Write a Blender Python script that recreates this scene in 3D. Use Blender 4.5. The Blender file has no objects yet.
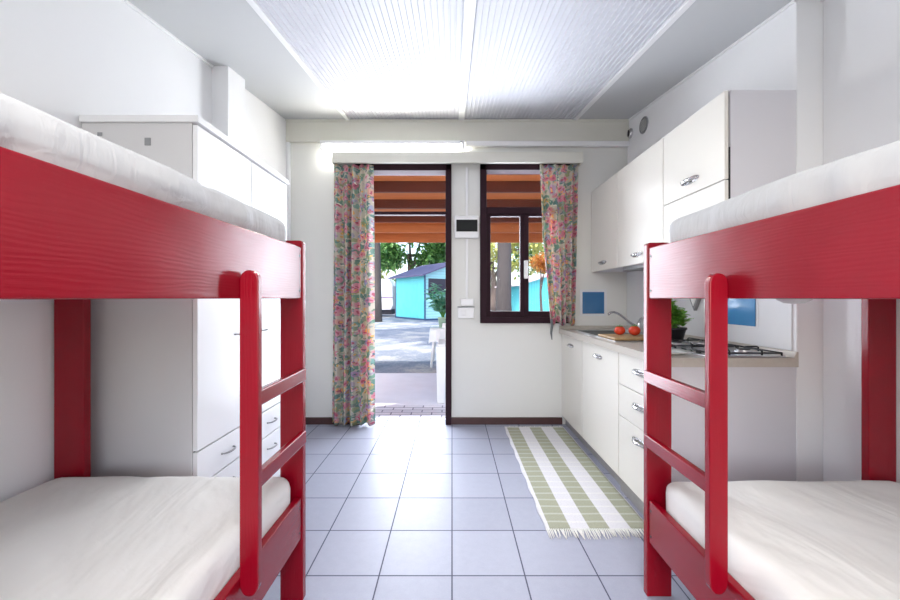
import bpy, bmesh, math, random
from mathutils import Vector, Matrix, noise

C = bpy.context.scene.collection
scn = bpy.context.scene
random.seed(7)
PI = math.pi

# ---------------------------------------------------------------- camera
F = 375.0                      # focal length in pixels of a 900 px frame
CH = 1.18                      # camera height
camd = bpy.data.cameras.new('camera')
cam = bpy.data.objects.new('camera', camd)
C.objects.link(cam)
camd.sensor_width = 36
camd.lens = F / 900 * 36
camd.shift_x = -2 / 900
camd.shift_y = -2 / 900
camd.clip_start = 0.02
camd.clip_end = 300
cam.location = (0, 0, CH)
cam.rotation_euler = (PI / 2, 0, 0)
scn.camera = cam

# ---------------------------------------------------------------- world, lights, exposure
w = bpy.data.worlds.new('world'); scn.world = w; w.use_nodes = True
nt = w.node_tree; nt.nodes.clear()
wo = nt.nodes.new('ShaderNodeOutputWorld'); bg = nt.nodes.new('ShaderNodeBackground')
sky = nt.nodes.new('ShaderNodeTexSky'); sky.sky_type = 'NISHITA'; sky.sun_disc = False
sky.sun_elevation = math.radians(48); sky.sun_rotation = math.radians(200); sky.air_density = 1.0; sky.dust_density = 2.5
bg.inputs[1].default_value = 0.30
nt.links.new(sky.outputs[0], bg.inputs[0]); nt.links.new(bg.outputs[0], wo.inputs[0])

def light(name, kind, loc, rot, power, color=(1, 1, 1), **kw):
    d = bpy.data.lights.new(name, kind); o = bpy.data.objects.new(name, d); C.objects.link(o)
    o.location = loc; o.rotation_euler = rot; d.energy = power; d.color = color
    for k, v in kw.items(): setattr(d, k, v)
    return o
light('sun', 'SUN', (0, 10, 10), (math.radians(12), math.radians(-22), 0), 2.6, (1, .95, .86), angle=.012)
# added fill light in a made-up window opening behind the camera
light('added_rear_fill', 'AREA', (0, -1.28, 1.5), (PI / 2, 0, 0), 11, (.97, .98, 1), shape='RECTANGLE', size=2.0, size_y=1.5)
# unseen overhead fill lamp, added behind the camera to brighten the room
light('added_overhead_fill', 'AREA', (0, -.25, 2.26), (0, 0, 0), 21, (1, .98, .96), shape='RECTANGLE', size=1.2, size_y=.3)
light('door_daylight', 'AREA', (-.44, 3.82, 1.25), (-PI / 2, 0, 0), 38, (.84, .90, 1), shape='RECTANGLE', size=.8, size_y=2.2)
light('window_daylight', 'AREA', (.68, 3.82, 1.6), (-PI / 2, 0, 0), 26, (.84, .90, 1), shape='RECTANGLE', size=.7, size_y=1.3)

scn.view_settings.view_transform = 'Standard'
scn.view_settings.look = 'None'
scn.view_settings.gamma = 1
scn.view_settings.use_curve_mapping = False
scn.view_settings.exposure = 1.03

# ---------------------------------------------------------------- material helpers
class NT:
    def __init__(s, name):
        s.m = bpy.data.materials.new(name); s.m.use_nodes = True
        s.t = s.m.node_tree; s.b = s.t.nodes['Principled BSDF']; s.out = s.t.nodes['Material Output']
    def n(s, typ, **kw):
        x = s.t.nodes.new(typ)
        for k, v in kw.items(): setattr(x, k, v)
        return x
    def l(s, a, b): s.t.links.new(a, b)
    def val(s, sock, v):
        if hasattr(v, 'is_output'): s.l(v, sock)
        else: sock.default_value = v
    def math(s, op, a, b=0.0, c=0.0):
        x = s.n('ShaderNodeMath', operation=op)
        s.val(x.inputs[0], a); s.val(x.inputs[1], b); s.val(x.inputs[2], c)
        return x.outputs[0]
    def mix(s, f, a, b):
        x = s.n('ShaderNodeMix', data_type='RGBA')
        s.val(x.inputs[0], f)
        s.val(x.inputs[6], a if hasattr(a, 'is_output') else (*a, 1)); s.val(x.inputs[7], b if hasattr(b, 'is_output') else (*b, 1))
        return x.outputs[2]
    def coord(s, which='Object', scale=(1, 1, 1), loc=(0, 0, 0)):
        tc = s.n('ShaderNodeTexCoord'); mp = s.n('ShaderNodeMapping')
        mp.inputs['Scale'].default_value = scale; mp.inputs['Location'].default_value = loc
        s.l(tc.outputs[which], mp.inputs[0]); return mp.outputs[0]
    def noise(s, vec, scale, detail=3, rough=.5, dist=0):
        x = s.n('ShaderNodeTexNoise'); s.l(vec, x.inputs['Vector'])
        x.inputs['Scale'].default_value = scale; x.inputs['Detail'].default_value = detail
        x.inputs['Roughness'].default_value = rough; x.inputs['Distortion'].default_value = dist
        return x.outputs['Fac'], x.outputs['Color']
    def ramp(s, f, stops):
        x = s.n('ShaderNodeValToRGB'); s.l(f, x.inputs[0]); e = x.color_ramp.elements
        while len(e) > 1: e.remove(e[-1])
        e[0].position = stops[0][0]; e[0].color = (*stops[0][1], 1)
        for p, c in stops[1:]:
            q = e.new(p); q.color = (*c, 1)
        return x.outputs[0]
    def bump(s, h, strength=.2, dist=.01):
        x = s.n('ShaderNodeBump'); x.inputs['Strength'].default_value = strength; x.inputs['Distance'].default_value = dist
        s.l(h, x.inputs['Height']); s.l(x.outputs[0], s.b.inputs['Normal'])

def simple(name, col, rough=.5, metal=0, var=.05, scale=6, bump=0, bscale=60, emit=None, coat=0):
    q = NT(name); v = q.coord()
    f, _ = q.noise(v, scale)
    a = tuple(max(0, c * (1 - var)) for c in col); b = tuple(min(1, c * (1 + var)) for c in col)
    q.l(q.mix(f, a, b), q.b.inputs['Base Color'])
    q.b.inputs['Roughness'].default_value = rough; q.b.inputs['Metallic'].default_value = metal
    if coat: q.b.inputs['Coat Weight'].default_value = coat; q.b.inputs['Coat Roughness'].default_value = .12
    if bump:
        h, _ = q.noise(v, bscale); q.bump(h, bump, .004)
    if emit:
        q.b.inputs['Emission Color'].default_value = (*emit[0], 1); q.b.inputs['Emission Strength'].default_value = emit[1]
    return q.m

M = {}
M['wall'] = simple('wall_paint', (.86, .865, .87), .55, var=.015, scale=2, bump=.08, bscale=45)
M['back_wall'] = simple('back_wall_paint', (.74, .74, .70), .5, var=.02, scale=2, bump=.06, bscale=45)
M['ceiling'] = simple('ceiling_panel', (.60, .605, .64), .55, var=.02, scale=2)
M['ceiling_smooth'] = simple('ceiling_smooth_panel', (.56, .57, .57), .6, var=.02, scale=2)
M['white_trim'] = simple('white_trim', (.82, .82, .82), .4, var=.01)
M['cream'] = simple('cream_painted_wood', (.70, .69, .61), .45, var=.02)
M['cabinet'] = simple('cabinet_laminate', (.80, .775, .705), .32, var=.01)
M['cab_side'] = simple('cabinet_carcass', (.68, .67, .70), .4, var=.01)
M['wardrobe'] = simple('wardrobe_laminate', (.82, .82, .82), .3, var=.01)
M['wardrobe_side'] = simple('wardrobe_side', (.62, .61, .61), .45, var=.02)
M['seam_shade'] = simple('painted_seam_shade', (.09, .09, .10), .6)
M['kick'] = simple('plinth_grey', (.30, .29, .28), .4, var=.15, scale=25)
M['brown'] = simple('dark_brown_frame', (.028, .011, .017), .65, var=.25, scale=20)
M['brown'].node_tree.nodes['Principled BSDF'].inputs['Specular IOR Level'].default_value = .15
M['base'] = simple('dark_brown_baseboard', (.07, .03, .028), .4, var=.25, scale=20)
M['chrome'] = simple('chrome', (.62, .62, .63), .12, 1)
M['steel'] = simple('brushed_steel', (.68, .68, .69), .28, 1, var=.04, scale=30)
M['steel_dark'] = simple('dull_steel_bowl', (.22, .23, .22), .45, 1)
M['black'] = simple('black_enamel', (.012, .012, .013), .35)
M['plastic_white'] = simple('white_plastic', (.84, .84, .84), .35, var=.01)
M['display'] = simple('dark_display', (.010, .012, .011), .8)
M['grey'] = simple('grey_plastic', (.26, .265, .27), .5)
M['screw'] = simple('dark_screw', (.02, .01, .015), .5)
M['plate'] = simple('white_ceramic', (.86, .85, .82), .15)
M['tomato'] = simple('tomato_skin', (.68, .055, .02), .18, var=.2, scale=30)
M['stem'] = simple('green_stem', (.10, .28, .04), .6)
M['pot'] = simple('black_pot', (.015, .015, .018), .4)
M['soil'] = simple('soil', (.04, .025, .015), .9, bump=.5)
M['trunk_red'] = None

def red_paint(name, axis):
    q = NT(name)
    sc = {'y': (9, .8, 9), 'z': (9, 9, .8)}[axis]
    v = q.coord(scale=sc); f, _ = q.noise(v, 6, 5, .6, .6)
    v2 = q.coord(); g, _ = q.noise(v2, 5, 4)
    base = q.mix(g, (.19, .0003, .007), (.28, .001, .012))
    q.l(base, q.b.inputs['Base Color'])
    v3 = q.coord(scale={'y': (1, .22, 1), 'z': (1, 1, .22)}[axis])
    wv = q.n('ShaderNodeTexWave', wave_type='BANDS', bands_direction={'y': 'Z', 'z': 'X'}[axis]); q.l(v3, wv.inputs['Vector'])
    wv.inputs['Scale'].default_value = 34; wv.inputs['Distortion'].default_value = 11; wv.inputs['Detail'].default_value = 3; wv.inputs['Detail Scale'].default_value = .6
    hh = q.math('ADD', q.math('MULTIPLY', f, .5), q.math('MULTIPLY', q.math('MULTIPLY', wv.outputs['Fac'], g), .22))
    q.bump(hh, .30, .005)
    q.l(q.math('ADD', q.math('MULTIPLY', g, .18), .14), q.b.inputs['Roughness'])
    q.b.inputs['Specular IOR Level'].default_value = .26
    q.b.inputs['Coat Weight'].default_value = .22; q.b.inputs['Coat Roughness'].default_value = .20
    return q.m
M['red_y'] = red_paint('red_gloss_paint_along', 'y')
M['red_z'] = red_paint('red_gloss_paint_upright', 'z')

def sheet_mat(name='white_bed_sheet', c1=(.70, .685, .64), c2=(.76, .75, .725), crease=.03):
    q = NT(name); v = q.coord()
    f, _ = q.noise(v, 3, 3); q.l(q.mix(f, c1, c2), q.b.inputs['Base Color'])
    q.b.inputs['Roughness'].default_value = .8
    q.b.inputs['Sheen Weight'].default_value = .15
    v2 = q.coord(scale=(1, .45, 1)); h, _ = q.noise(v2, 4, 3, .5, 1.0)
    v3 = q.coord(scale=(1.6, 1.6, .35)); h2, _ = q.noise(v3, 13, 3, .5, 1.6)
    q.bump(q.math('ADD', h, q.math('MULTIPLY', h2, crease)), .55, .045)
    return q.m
M['sheet'] = sheet_mat()
M['dimmed_sheet'] = sheet_mat('dimmed_white_bed_sheet', (.42, .42, .415), (.50, .50, .495), .20)  # same sheet darkened to offset the strong light on the upper bunks

def tile_floor():
    q = NT('grey_floor_tiles'); tc = q.n('ShaderNodeTexCoord'); sp = q.n('ShaderNodeSeparateXYZ'); q.l(tc.outputs['Object'], sp.inputs[0])
    T = .31
    u = q.math('DIVIDE', q.math('ADD', sp.outputs[0], 31.0), T)
    vv = q.math('DIVIDE', q.math('ADD', sp.outputs[1], 31.0 - (1.5934 % T)), T)
    def edge(t):
        fr = q.math('FRACT', t); d = q.math('MINIMUM', fr, q.math('SUBTRACT', 1.0, fr)); return d
    d = q.math('MINIMUM', edge(u), edge(vv))
    g = q.math('LESS_THAN', d, .0095)
    cb = q.n('ShaderNodeCombineXYZ'); q.l(q.math('FLOOR', u), cb.inputs[0]); q.l(q.math('FLOOR', vv), cb.inputs[1])
    wn = q.n('ShaderNodeTexWhiteNoise', noise_dimensions='3D'); q.l(cb.outputs[0], wn.inputs[0])
    v = q.coord(); f, _ = q.noise(v, 26, 5, .65); f2, _ = q.noise(v, 160, 3, .6)
    t = q.math('ADD', q.math('MULTIPLY', wn.outputs[0], .25), q.math('ADD', q.math('MULTIPLY', f, .45), q.math('MULTIPLY', f2, .3)))
    tile = q.mix(t, (.26, .275, .345), (.40, .415, .50))
    q.l(q.mix(g, tile, (.07, .075, .11)), q.b.inputs['Base Color'])
    q.b.inputs['Specular IOR Level'].default_value = .4
    q.l(q.math('ADD', q.math('MULTIPLY', f, .16), q.math('ADD', .36, q.math('MULTIPLY', g, .4))), q.b.inputs['Roughness'])
    hh = q.math('SUBTRACT', q.math('MULTIPLY', f, .12), q.math('MULTIPLY', g, 1.0))
    q.bump(hh, .35, .003)
    return q.m
M['floor'] = tile_floor()

def wood(name, c1, c2, rough=.5, axis=0, scale=5):
    q = NT(name); s = [10, 10, 10]; s[axis] = .8
    v = q.coord(scale=s); f, _ = q.noise(v, scale / 3, 5, .6, .8)
    q.l(q.mix(f, c1, c2), q.b.inputs['Base Color']); q.b.inputs['Roughness'].default_value = rough
    q.bump(f, .15, .004); return q.m
M['orange_wood'] = wood('orange_stained_boards', (.46, .12, .03), (.76, .26, .08), .5, 0)
M['dark_wood'] = wood('dark_stained_rafter', (.09, .016, .006), (.17, .035, .012), .5, 0)
M['worktop'] = wood('beige_worktop', (.46, .42, .36), (.58, .54, .48), .3, 1, 12)
M['board'] = wood('wooden_chopping_board', (.34, .21, .09), (.48, .32, .15), .5, 1, 8)
M['bark'] = wood('grey_bark', (.035, .03, .03), (.15, .13, .125), .9, 2, 16)
M['bark_dark'] = wood('brown_bark', (.10, .07, .06), (.22, .17, .15), .9, 2, 16)

def blue_tile(name, c):
    q = NT(name); v = q.coord(); f, _ = q.noise(v, 12, 3)
    q.l(q.mix(f, tuple(x * .85 for x in c), c), q.b.inputs['Base Color']); q.b.inputs['Roughness'].default_value = .12
    return q.m
M['blue'] = blue_tile('blue_glazed_tile', (.030, .16, .36))
M['blue_light'] = blue_tile('light_blue_glazed_tile', (.07, .26, .52))
M['tile_white'] = simple('white_glazed_tile', (.78, .79, .80), .15, var=.01)

def glass_mat():
    q = NT('window_glass'); g = q.n('ShaderNodeBsdfGlossy'); g.inputs['Roughness'].default_value = .02
    tr = q.n('ShaderNodeBsdfTransparent'); fr = q.n('ShaderNodeFresnel'); fr.inputs[0].default_value = 1.14
    mx = q.n('ShaderNodeMixShader'); q.l(fr.outputs[0], mx.inputs[0]); q.l(tr.outputs[0], mx.inputs[1]); q.l(g.outputs[0], mx.inputs[2])
    q.l(mx.outputs[0], q.out.inputs[0]); return q.m
M['glass'] = glass_mat()

def floral(name, dark):
    q = NT(name)
    v = q.coord('UV')
    nf, nc = q.noise(v, 22, 4)
    ad = q.n('ShaderNodeVectorMath', operation='MULTIPLY_ADD'); q.l(nc, ad.inputs[0]); ad.inputs[1].default_value = (.075, .075, 0); q.l(v, ad.inputs[2])
    vv = ad.outputs[0]
    def vor(scale, off):
        mp = q.n('ShaderNodeMapping'); mp.inputs['Location'].default_value = off; q.l(vv, mp.inputs[0])
        x = q.n('ShaderNodeTexVoronoi', voronoi_dimensions='2D'); q.l(mp.outputs[0], x.inputs['Vector']); x.inputs['Scale'].default_value = scale
        sx = q.n('ShaderNodeSeparateColor'); q.l(x.outputs['Color'], sx.inputs[0])
        return x.outputs['Distance'], sx.outputs[0], sx.outputs[1]
    base = q.mix(nf, (.56, .50, .38), (.70, .66, .58))
    d, r, g = vor(24, (3, 1, 0))
    leafc = q.ramp(r, [(0, (.16, .34, .24)), (.35, (.10, .24, .22)), (.6, (.36, .38, .18)), (1, (.20, .44, .40))])
    c = q.mix(q.math('MULTIPLY', q.math('LESS_THAN', d, .50), q.math('GREATER_THAN', g, .25)), base, leafc)
    d, r, g = vor(15.5, (.3, .7, 0))
    flc = q.ramp(r, [(0, (.66, .20, .28)), (.22, (.74, .38, .42)), (.42, (.70, .26, .38)), (.58, (.72, .42, .32)), (.72, (.30, .36, .54)), (.84, (.76, .56, .54)), (.94, (.44, .30, .50))])
    c = q.mix(q.math('MULTIPLY', q.math('LESS_THAN', d, .44), q.math('GREATER_THAN', g, .22)), c, flc)
    c = q.mix(q.math('MULTIPLY', q.math('LESS_THAN', d, .17), q.math('GREATER_THAN', g, .22)), c, (.50, .08, .16))
    d, r, g = vor(40, (8, 2, 0))
    c = q.mix(q.math('MULTIPLY', q.math('LESS_THAN', d, .33), q.math('GREATER_THAN', g, .55)), c, q.ramp(r, [(0, (.9, .86, .72)), (.5, (.08, .16, .24)), (.75, (.86, .5, .12))]))
    c = q.mix(.10, c, (.62, .60, .54))
    q.l(c, q.b.inputs['Base Color']); q.b.inputs['Roughness'].default_value = .85
    # thin cloth lets a little daylight through
    tl = q.n('ShaderNodeBsdfTranslucent'); q.l(c, tl.inputs[0]); mx = q.n('ShaderNodeMixShader'); mx.inputs[0].default_value = .3
    q.l(q.b.outputs[0], mx.inputs[1]); q.l(tl.outputs[0], mx.inputs[2]); q.l(mx.outputs[0], q.out.inputs[0])
    return q.m
M['floral'] = floral('floral_curtain_cloth', False)

def rug_mat():
    q = NT('striped_woven_rug'); tc = q.n('ShaderNodeTexCoord'); sp = q.n('ShaderNodeSeparateXYZ'); q.l(tc.outputs['UV'], sp.inputs[0])
    u, v = sp.outputs[0], sp.outputs[1]
    def band(a, b): return q.math('MULTIPLY', q.math('GREATER_THAN', u, a), q.math('LESS_THAN', u, b))
    olive = q.math('ADD', q.math('ADD', band(.04, .24), band(.42, .61)), band(.81, .985))
    fr = q.math('FRACT', q.math('MULTIPLY', v, 21.0))
    cross = q.math('GREATER_THAN', fr, .80)
    white = q.mix(cross, (.72, .71, .73), (.78, .77, .76))
    ol = q.mix(cross, (.37, .38, .28), (.50, .51, .42))
    c = q.mix(olive, white, ol)
    vv = q.coord('UV', (60, 320, 1)); f, _ = q.noise(vv, 1, 2)
    c2 = q.n('ShaderNodeMix', data_type='RGBA', blend_type='MULTIPLY'); c2.inputs[0].default_value = .35; q.l(c, c2.inputs[6])
    q.l(q.ramp(f, [(.3, (.6, .6, .6)), (.6, (1, 1, 1))]), c2.inputs[7])
    q.l(c2.outputs[2], q.b.inputs['Base Color']); q.b.inputs['Roughness'].default_value = .95
    wv = q.math('SINE', q.math('MULTIPLY', v, 900.0)); q.bump(q.math('ADD', q.math('MULTIPLY', wv, .3), f), .4, .004)
    return q.m
M['rug'] = rug_mat()
M['fringe'] = simple('cotton_fringe', (.78, .77, .72), .95)

def ground_mat():
    q = NT('gravel_ground'); v = q.coord(); f, _ = q.noise(v, 1.1, 5, .6); g, _ = q.noise(v, 22, 5, .7)
    t = q.math('ADD', q.math('MULTIPLY', f, .6), q.math('MULTIPLY', g, .4))
    q.l(q.ramp(t, [(.36, (.13, .16, .22)), (.5, (.25, .27, .32)), (.62, (.50, .48, .45))]), q.b.inputs['Base Color'])  # bluish dark patches put tree shade into the gravel colour
    q.b.inputs['Roughness'].default_value = .95; q.bump(g, .5, .02); return q.m
M['ground'] = ground_mat()
def paver_mat():
    q = NT('veranda_pavers'); v = q.coord(); b = q.n('ShaderNodeTexBrick'); q.l(v, b.inputs['Vector'])
    b.inputs['Color1'].default_value = (.74, .72, .78, 1); b.inputs['Color2'].default_value = (.62, .60, .68, 1); b.inputs['Mortar'].default_value = (.22, .21, .28, 1)
    b.inputs['Scale'].default_value = 1; b.inputs['Mortar Size'].default_value = .007; b.inputs['Brick Width'].default_value = .21; b.inputs['Row Height'].default_value = .085
    q.l(b.outputs[0], q.b.inputs['Base Color']); q.b.inputs['Roughness'].default_value = .8; return q.m
M['paver'] = paver_mat()
M['concrete'] = simple('veranda_concrete', (.78, .77, .83), .8, var=.07, scale=5)
def clap(name, c1, c2, horiz):
    q = NT(name); tc = q.n('ShaderNodeTexCoord'); sp = q.n('ShaderNodeSeparateXYZ'); q.l(tc.outputs['Object'], sp.inputs[0])
    s = sp.outputs[2] if horiz else q.math('ADD', sp.outputs[0], sp.outputs[1])
    fr = q.math('FRACT', q.math('DIVIDE', s, .14)); g = q.math('LESS_THAN', fr, .09)
    f, _ = q.noise(q.coord(), 3); q.l(q.mix(g, q.mix(f, c1, c2), tuple(x * .55 for x in c1)), q.b.inputs['Base Color'])
    q.b.inputs['Roughness'].default_value = .6; return q.m
M['cyan'] = clap('turquoise_boards', (.10, .58, .62), (.16, .68, .72), False)
M['cyan_pale'] = clap('pale_turquoise_boards', (.34, .66, .72), (.42, .74, .80), True)
M['navy'] = simple('dark_blue_trim', (.03, .07, .16), .6)
M['roof_blue'] = clap('blue_grey_roof', (.09, .085, .17), (.16, .14, .26), False)
M['roof_pale'] = clap('pale_pink_roof', (.60, .50, .52), (.7, .6, .62), False)
M['dark_glass'] = simple('dark_window_glass', (.02, .02, .05), .15)
M['purple'] = simple('muted_purple_door', (.22, .14, .30), .6)

def leaf_mat(name, c1, c2, tr=.35):
    q = NT(name); gi = q.n('ShaderNodeNewGeometry'); 
    col = q.ramp(gi.outputs['Random Per Island'], [(0, c1), (1, c2)])
    q.l(col, q.b.inputs['Base Color']); q.b.inputs['Roughness'].default_value = .5
    tl = q.n('ShaderNodeBsdfTranslucent'); q.l(col, tl.inputs[0]); mx = q.n('ShaderNodeMixShader'); mx.inputs[0].default_value = tr
    q.l(q.b.outputs[0], mx.inputs[1]); q.l(tl.outputs[0], mx.inputs[2]); q.l(mx.outputs[0], q.out.inputs[0]); return q.m
M['leaf_tree'] = leaf_mat('tree_leaves', (.05, .17, .05), (.22, .42, .12))
M['leaf_yellow'] = leaf_mat('sunlit_leaves', (.42, .46, .12), (.62, .60, .24))
M['leaf_orange'] = leaf_mat('orange_leaves', (.62, .22, .04), (.78, .40, .10))
M['leaf_basil'] = leaf_mat('basil_leaves', (.10, .34, .03), (.34, .62, .10), .25)
M['leaf_plant'] = leaf_mat('potted_shrub_leaves', (.16, .50, .34), (.42, .70, .52))
M['pot_green'] = simple('pale_green_pot', (.50, .66, .48), .5)
M['van'] = simple('white_caravan_shell', (.82, .80, .84), .3)
M['tyre'] = simple('rubber', (.02, .02, .03), .8)

# ---------------------------------------------------------------- mesh builder
class MB:
    def __init__(s): s.bm = bmesh.new()
    def box(s, x0, x1, y0, y1, z0, z1, mat=None):
        vs = [s.bm.verts.new(p) for p in ((x0, y0, z0), (x1, y0, z0), (x1, y1, z0), (x0, y1, z0), (x0, y0, z1), (x1, y0, z1), (x1, y1, z1), (x0, y1, z1))]
        for f in ((0, 3, 2, 1), (4, 5, 6, 7), (0, 1, 5, 4), (1, 2, 6, 5), (2, 3, 7, 6), (3, 0, 4, 7)): s.bm.faces.new([vs[i] for i in f])
        if mat is not None:
            for v in vs: v.co = mat @ v.co
        return s
    def prism(s, pts, a, b, axis):
        """closed outline pts in the two other axes, extruded from a to b along axis"""
        def P(p, t): return {'x': (t, p[0], p[1]), 'y': (p[0], t, p[1]), 'z': (p[0], p[1], t)}[axis]
        A = [s.bm.verts.new(P(p, a)) for p in pts]; B = [s.bm.verts.new(P(p, b)) for p in pts]; n = len(pts)
        s.bm.faces.new(A); s.bm.faces.new(B[::-1])
        for i in range(n): s.bm.faces.new((A[i], B[i], B[(i + 1) % n], A[(i + 1) % n]))
        return s
    def tube(s, pts, r, n=10, caps=True):
        pts = [Vector(p) for p in pts]; R = r if isinstance(r, (list, tuple)) else [r] * len(pts); rings = []; up = None
        for i, p in enumerate(pts):
            t = (pts[min(i + 1, len(pts) - 1)] - pts[max(i - 1, 0)]).normalized()
            if up is None: up = Vector((0, 0, 1)) if abs(t.z) < .9 else Vector((1, 0, 0))
            a = t.cross(up).normalized(); b = a.cross(t).normalized(); up = b
            rings.append([s.bm.verts.new(p + R[i] * (math.cos(2 * PI * k / n) * a + math.sin(2 * PI * k / n) * b)) for k in range(n)])
        for i in range(len(rings) - 1):
            for k in range(n): s.bm.faces.new((rings[i][k], rings[i][(k + 1) % n], rings[i + 1][(k + 1) % n], rings[i + 1][k]))
        if caps: s.bm.faces.new(rings[0][::-1]); s.bm.faces.new(rings[-1])
        return s
    def lathe(s, prof, c=(0, 0, 0), n=28, axis='z'):
        c = Vector(c); rings = []
        for r, h in prof:
            ring = []
            for k in range(n):
                a = 2 * PI * k / n; ca, sa = r * math.cos(a), r * math.sin(a)
                ring.append(s.bm.verts.new(c + Vector({'z': (ca, sa, h), 'x': (h, ca, sa), 'y': (ca, h, sa)}[axis])))
            rings.append(ring)
        for i in range(len(rings) - 1):
            for k in range(n): s.bm.faces.new((rings[i][k], rings[i][(k + 1) % n], rings[i + 1][(k + 1) % n], rings[i + 1][k]))
        if prof[0][0] > 1e-4: s.bm.faces.new(rings[0][::-1])
        if prof[-1][0] > 1e-4: s.bm.faces.new(rings[-1])
        return s
    def build(s, name, mat, parent=None, bevel=0, smooth=False, seg=2, weld=False):
        if weld: bmesh.ops.remove_doubles(s.bm, verts=s.bm.verts[:], dist=1e-5)
        bmesh.ops.recalc_face_normals(s.bm, faces=s.bm.faces[:])
        me = bpy.data.meshes.new(name); 
        if parent is not None:
            off = Vector((0, 0, 0)); p = parent
            while p is not None: off += p.location; p = p.parent
            for v in s.bm.verts: v.co -= off
        s.bm.to_mesh(me); s.bm.free()
        o = bpy.data.objects.new(name, me); C.objects.link(o); me.materials.append(M[mat] if isinstance(mat, str) else mat)
        if parent is not None: o.parent = parent
        if smooth:
            for p in me.polygons: p.use_smooth = True
        if bevel:
            b = o.modifiers.new('bevel', 'BEVEL'); b.width = bevel; b.segments = seg; b.limit_method = 'ANGLE'; b.angle_limit = math.radians(40)
        return o

def tag(o, label=None, cat=None, group=None, kind=None):
    if label: o['label'] = label
    if cat: o['category'] = cat
    if group: o['group'] = group
    if kind: o['kind'] = kind
    return o
def thing(name, loc, label, cat, group=None):
    o = bpy.data.objects.new(name, None); C.objects.link(o); o.location = loc; o.empty_display_size = .1
    return tag(o, label, cat, group)
def copy_tree(o, parent=None):
    c = o.copy(); C.objects.link(c); c.parent = parent
    for ch in list(o.children): copy_tree(ch, c)
    return c
def struct(o): o['kind'] = 'structure'; return o
def bx(name, x0, x1, y0, y1, z0, z1, mat, parent=None, bevel=.002): return MB().box(x0, x1, y0, y1, z0, z1).build(name, mat, parent, bevel)

# ================================================================ ROOM
YB = 3.51; YR = -1.25; XL = -1.565; XL2 = -1.54; XR = 1.765; XK = 1.64; YS = 1.785
def cz(y): return 2.36 + .136 * y          # the ceiling rises towards the door wall

struct(MB().box(XL - .1, XR + .1, YR - .1, YB + .13, -.12, 0).build('floor', 'floor'))
def wall_prism(name, x0, x1, y0, y1, mat='wall'):
    return struct(MB().prism([(y0, 0), (y1, 0), (y1, cz(y1) + .02), (y0, cz(y0) + .02)], x0, x1, 'x').build(name, mat))
b = MB()
b.prism([(YR, 0), (2.445, 0), (2.445, cz(2.445) + .02), (YR, cz(YR) + .02)], XL - .1, XL, 'x')
b.prism([(2.445, 0), (2.65, 0), (2.65, cz(2.65) + .02), (2.445, cz(2.445) + .02)], XL - .1, -1.46, 'x')
b.prism([(2.65, 0), (YB, 0), (YB, cz(YB) + .02), (2.65, cz(2.65) + .02)], XL - .1, XL2, 'x')
struct(b.build('wall_left', 'wall', bevel=.004))
b = MB()
b.prism([(YR, 0), (YS, 0), (YS, cz(YS) + .02), (YR, cz(YR) + .02)], XR, XR + .1, 'x')
b.prism([(YS, 0), (YB, 0), (YB, cz(YB) + .02), (YS, cz(YS) + .02)], XK, XR + .1, 'x')
struct(b.build('wall_right', 'wall', bevel=.004))
# back wall around the door and window openings
DX0, DX1, DZ = -.90, -.005, 2.425
WX0, WX1, WZ0 = .262, 1.10, .946
b = MB(); zt = cz(YB) + .02
b.box(XL - .1, DX0, YB, YB + .13, 0, DZ); b.box(DX1, WX0, YB, YB + .13, 0, DZ); b.box(WX1, XR + .1, YB, YB + .13, 0, DZ)
b.box(WX0, WX1, YB, YB + .13, 0, WZ0); b.box(XL - .1, XR + .1, YB, YB + .13, DZ, zt)
struct(b.build('wall_back', 'back_wall'))
# rear wall behind the camera with an opening made up for the fill light
b = MB()
b.box(XL - .1, -1.0, YR - .1, YR, 0, 2.22); b.box(1.0, XR + .1, YR - .1, YR, 0, 2.22); b.box(-1.0, 1.0, YR - .1, YR, 0, .75)
struct(b.build('wall_rear', 'wall'))
# ceiling: smooth outer strips and a ribbed middle, as one sloped slab
b = MB()
def slab(x0, x1, dz=0, th=.08):
    b.prism([(YR - .1, cz(YR - .1) + dz), (YB + .13, cz(YB + .13) + dz), (YB + .13, cz(YB + .13) + th + .02), (YR - .1, cz(YR - .1) + th + .02)], x0, x1, 'x')
slab(XL - .1, -.96); slab(1.14, XR + .1)
struct(b.build('ceiling', 'ceiling_smooth'))
b = MB()
slab(-.96, 1.14, .006)
def ribs(x0, x1, n):
    for i in range(n):
        xa = x0 + (x1 - x0) * (i + .5) / n
        for (xx, hw) in ((xa, .0055),):
            y0, y1 = YR, YB
            p = [(xx - hw, .008), (xx - hw * .5, -.003), (xx + hw * .5, -.003), (xx + hw, .008)]
            A = [b.bm.verts.new((q[0], y0, cz(y0) + q[1])) for q in p]; B = [b.bm.verts.new((q[0], y1, cz(y1) + q[1])) for q in p]
            for k in range(3): b.bm.faces.new((A[k], A[k + 1], B[k + 1], B[k]))
ribs(-.94, .065, 32); ribs(.11, 1.12, 32)
struct(b.build('ceiling_ribbed', 'ceiling'))
def ceiling_batten(n, x, wd, dz=.012):
    bb = MB(); bb.prism([(YR, cz(YR) - dz), (YB, cz(YB) - dz), (YB, cz(YB) + .01), (YR, cz(YR) + .01)], x - wd / 2, x + wd / 2, 'x')
    struct(bb.build('trim_%d' % n, 'white_trim', bevel=.003))
ceiling_batten(1, -.96, .035); ceiling_batten(2, .088, .055); ceiling_batten(3, 1.14, .035)
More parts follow.
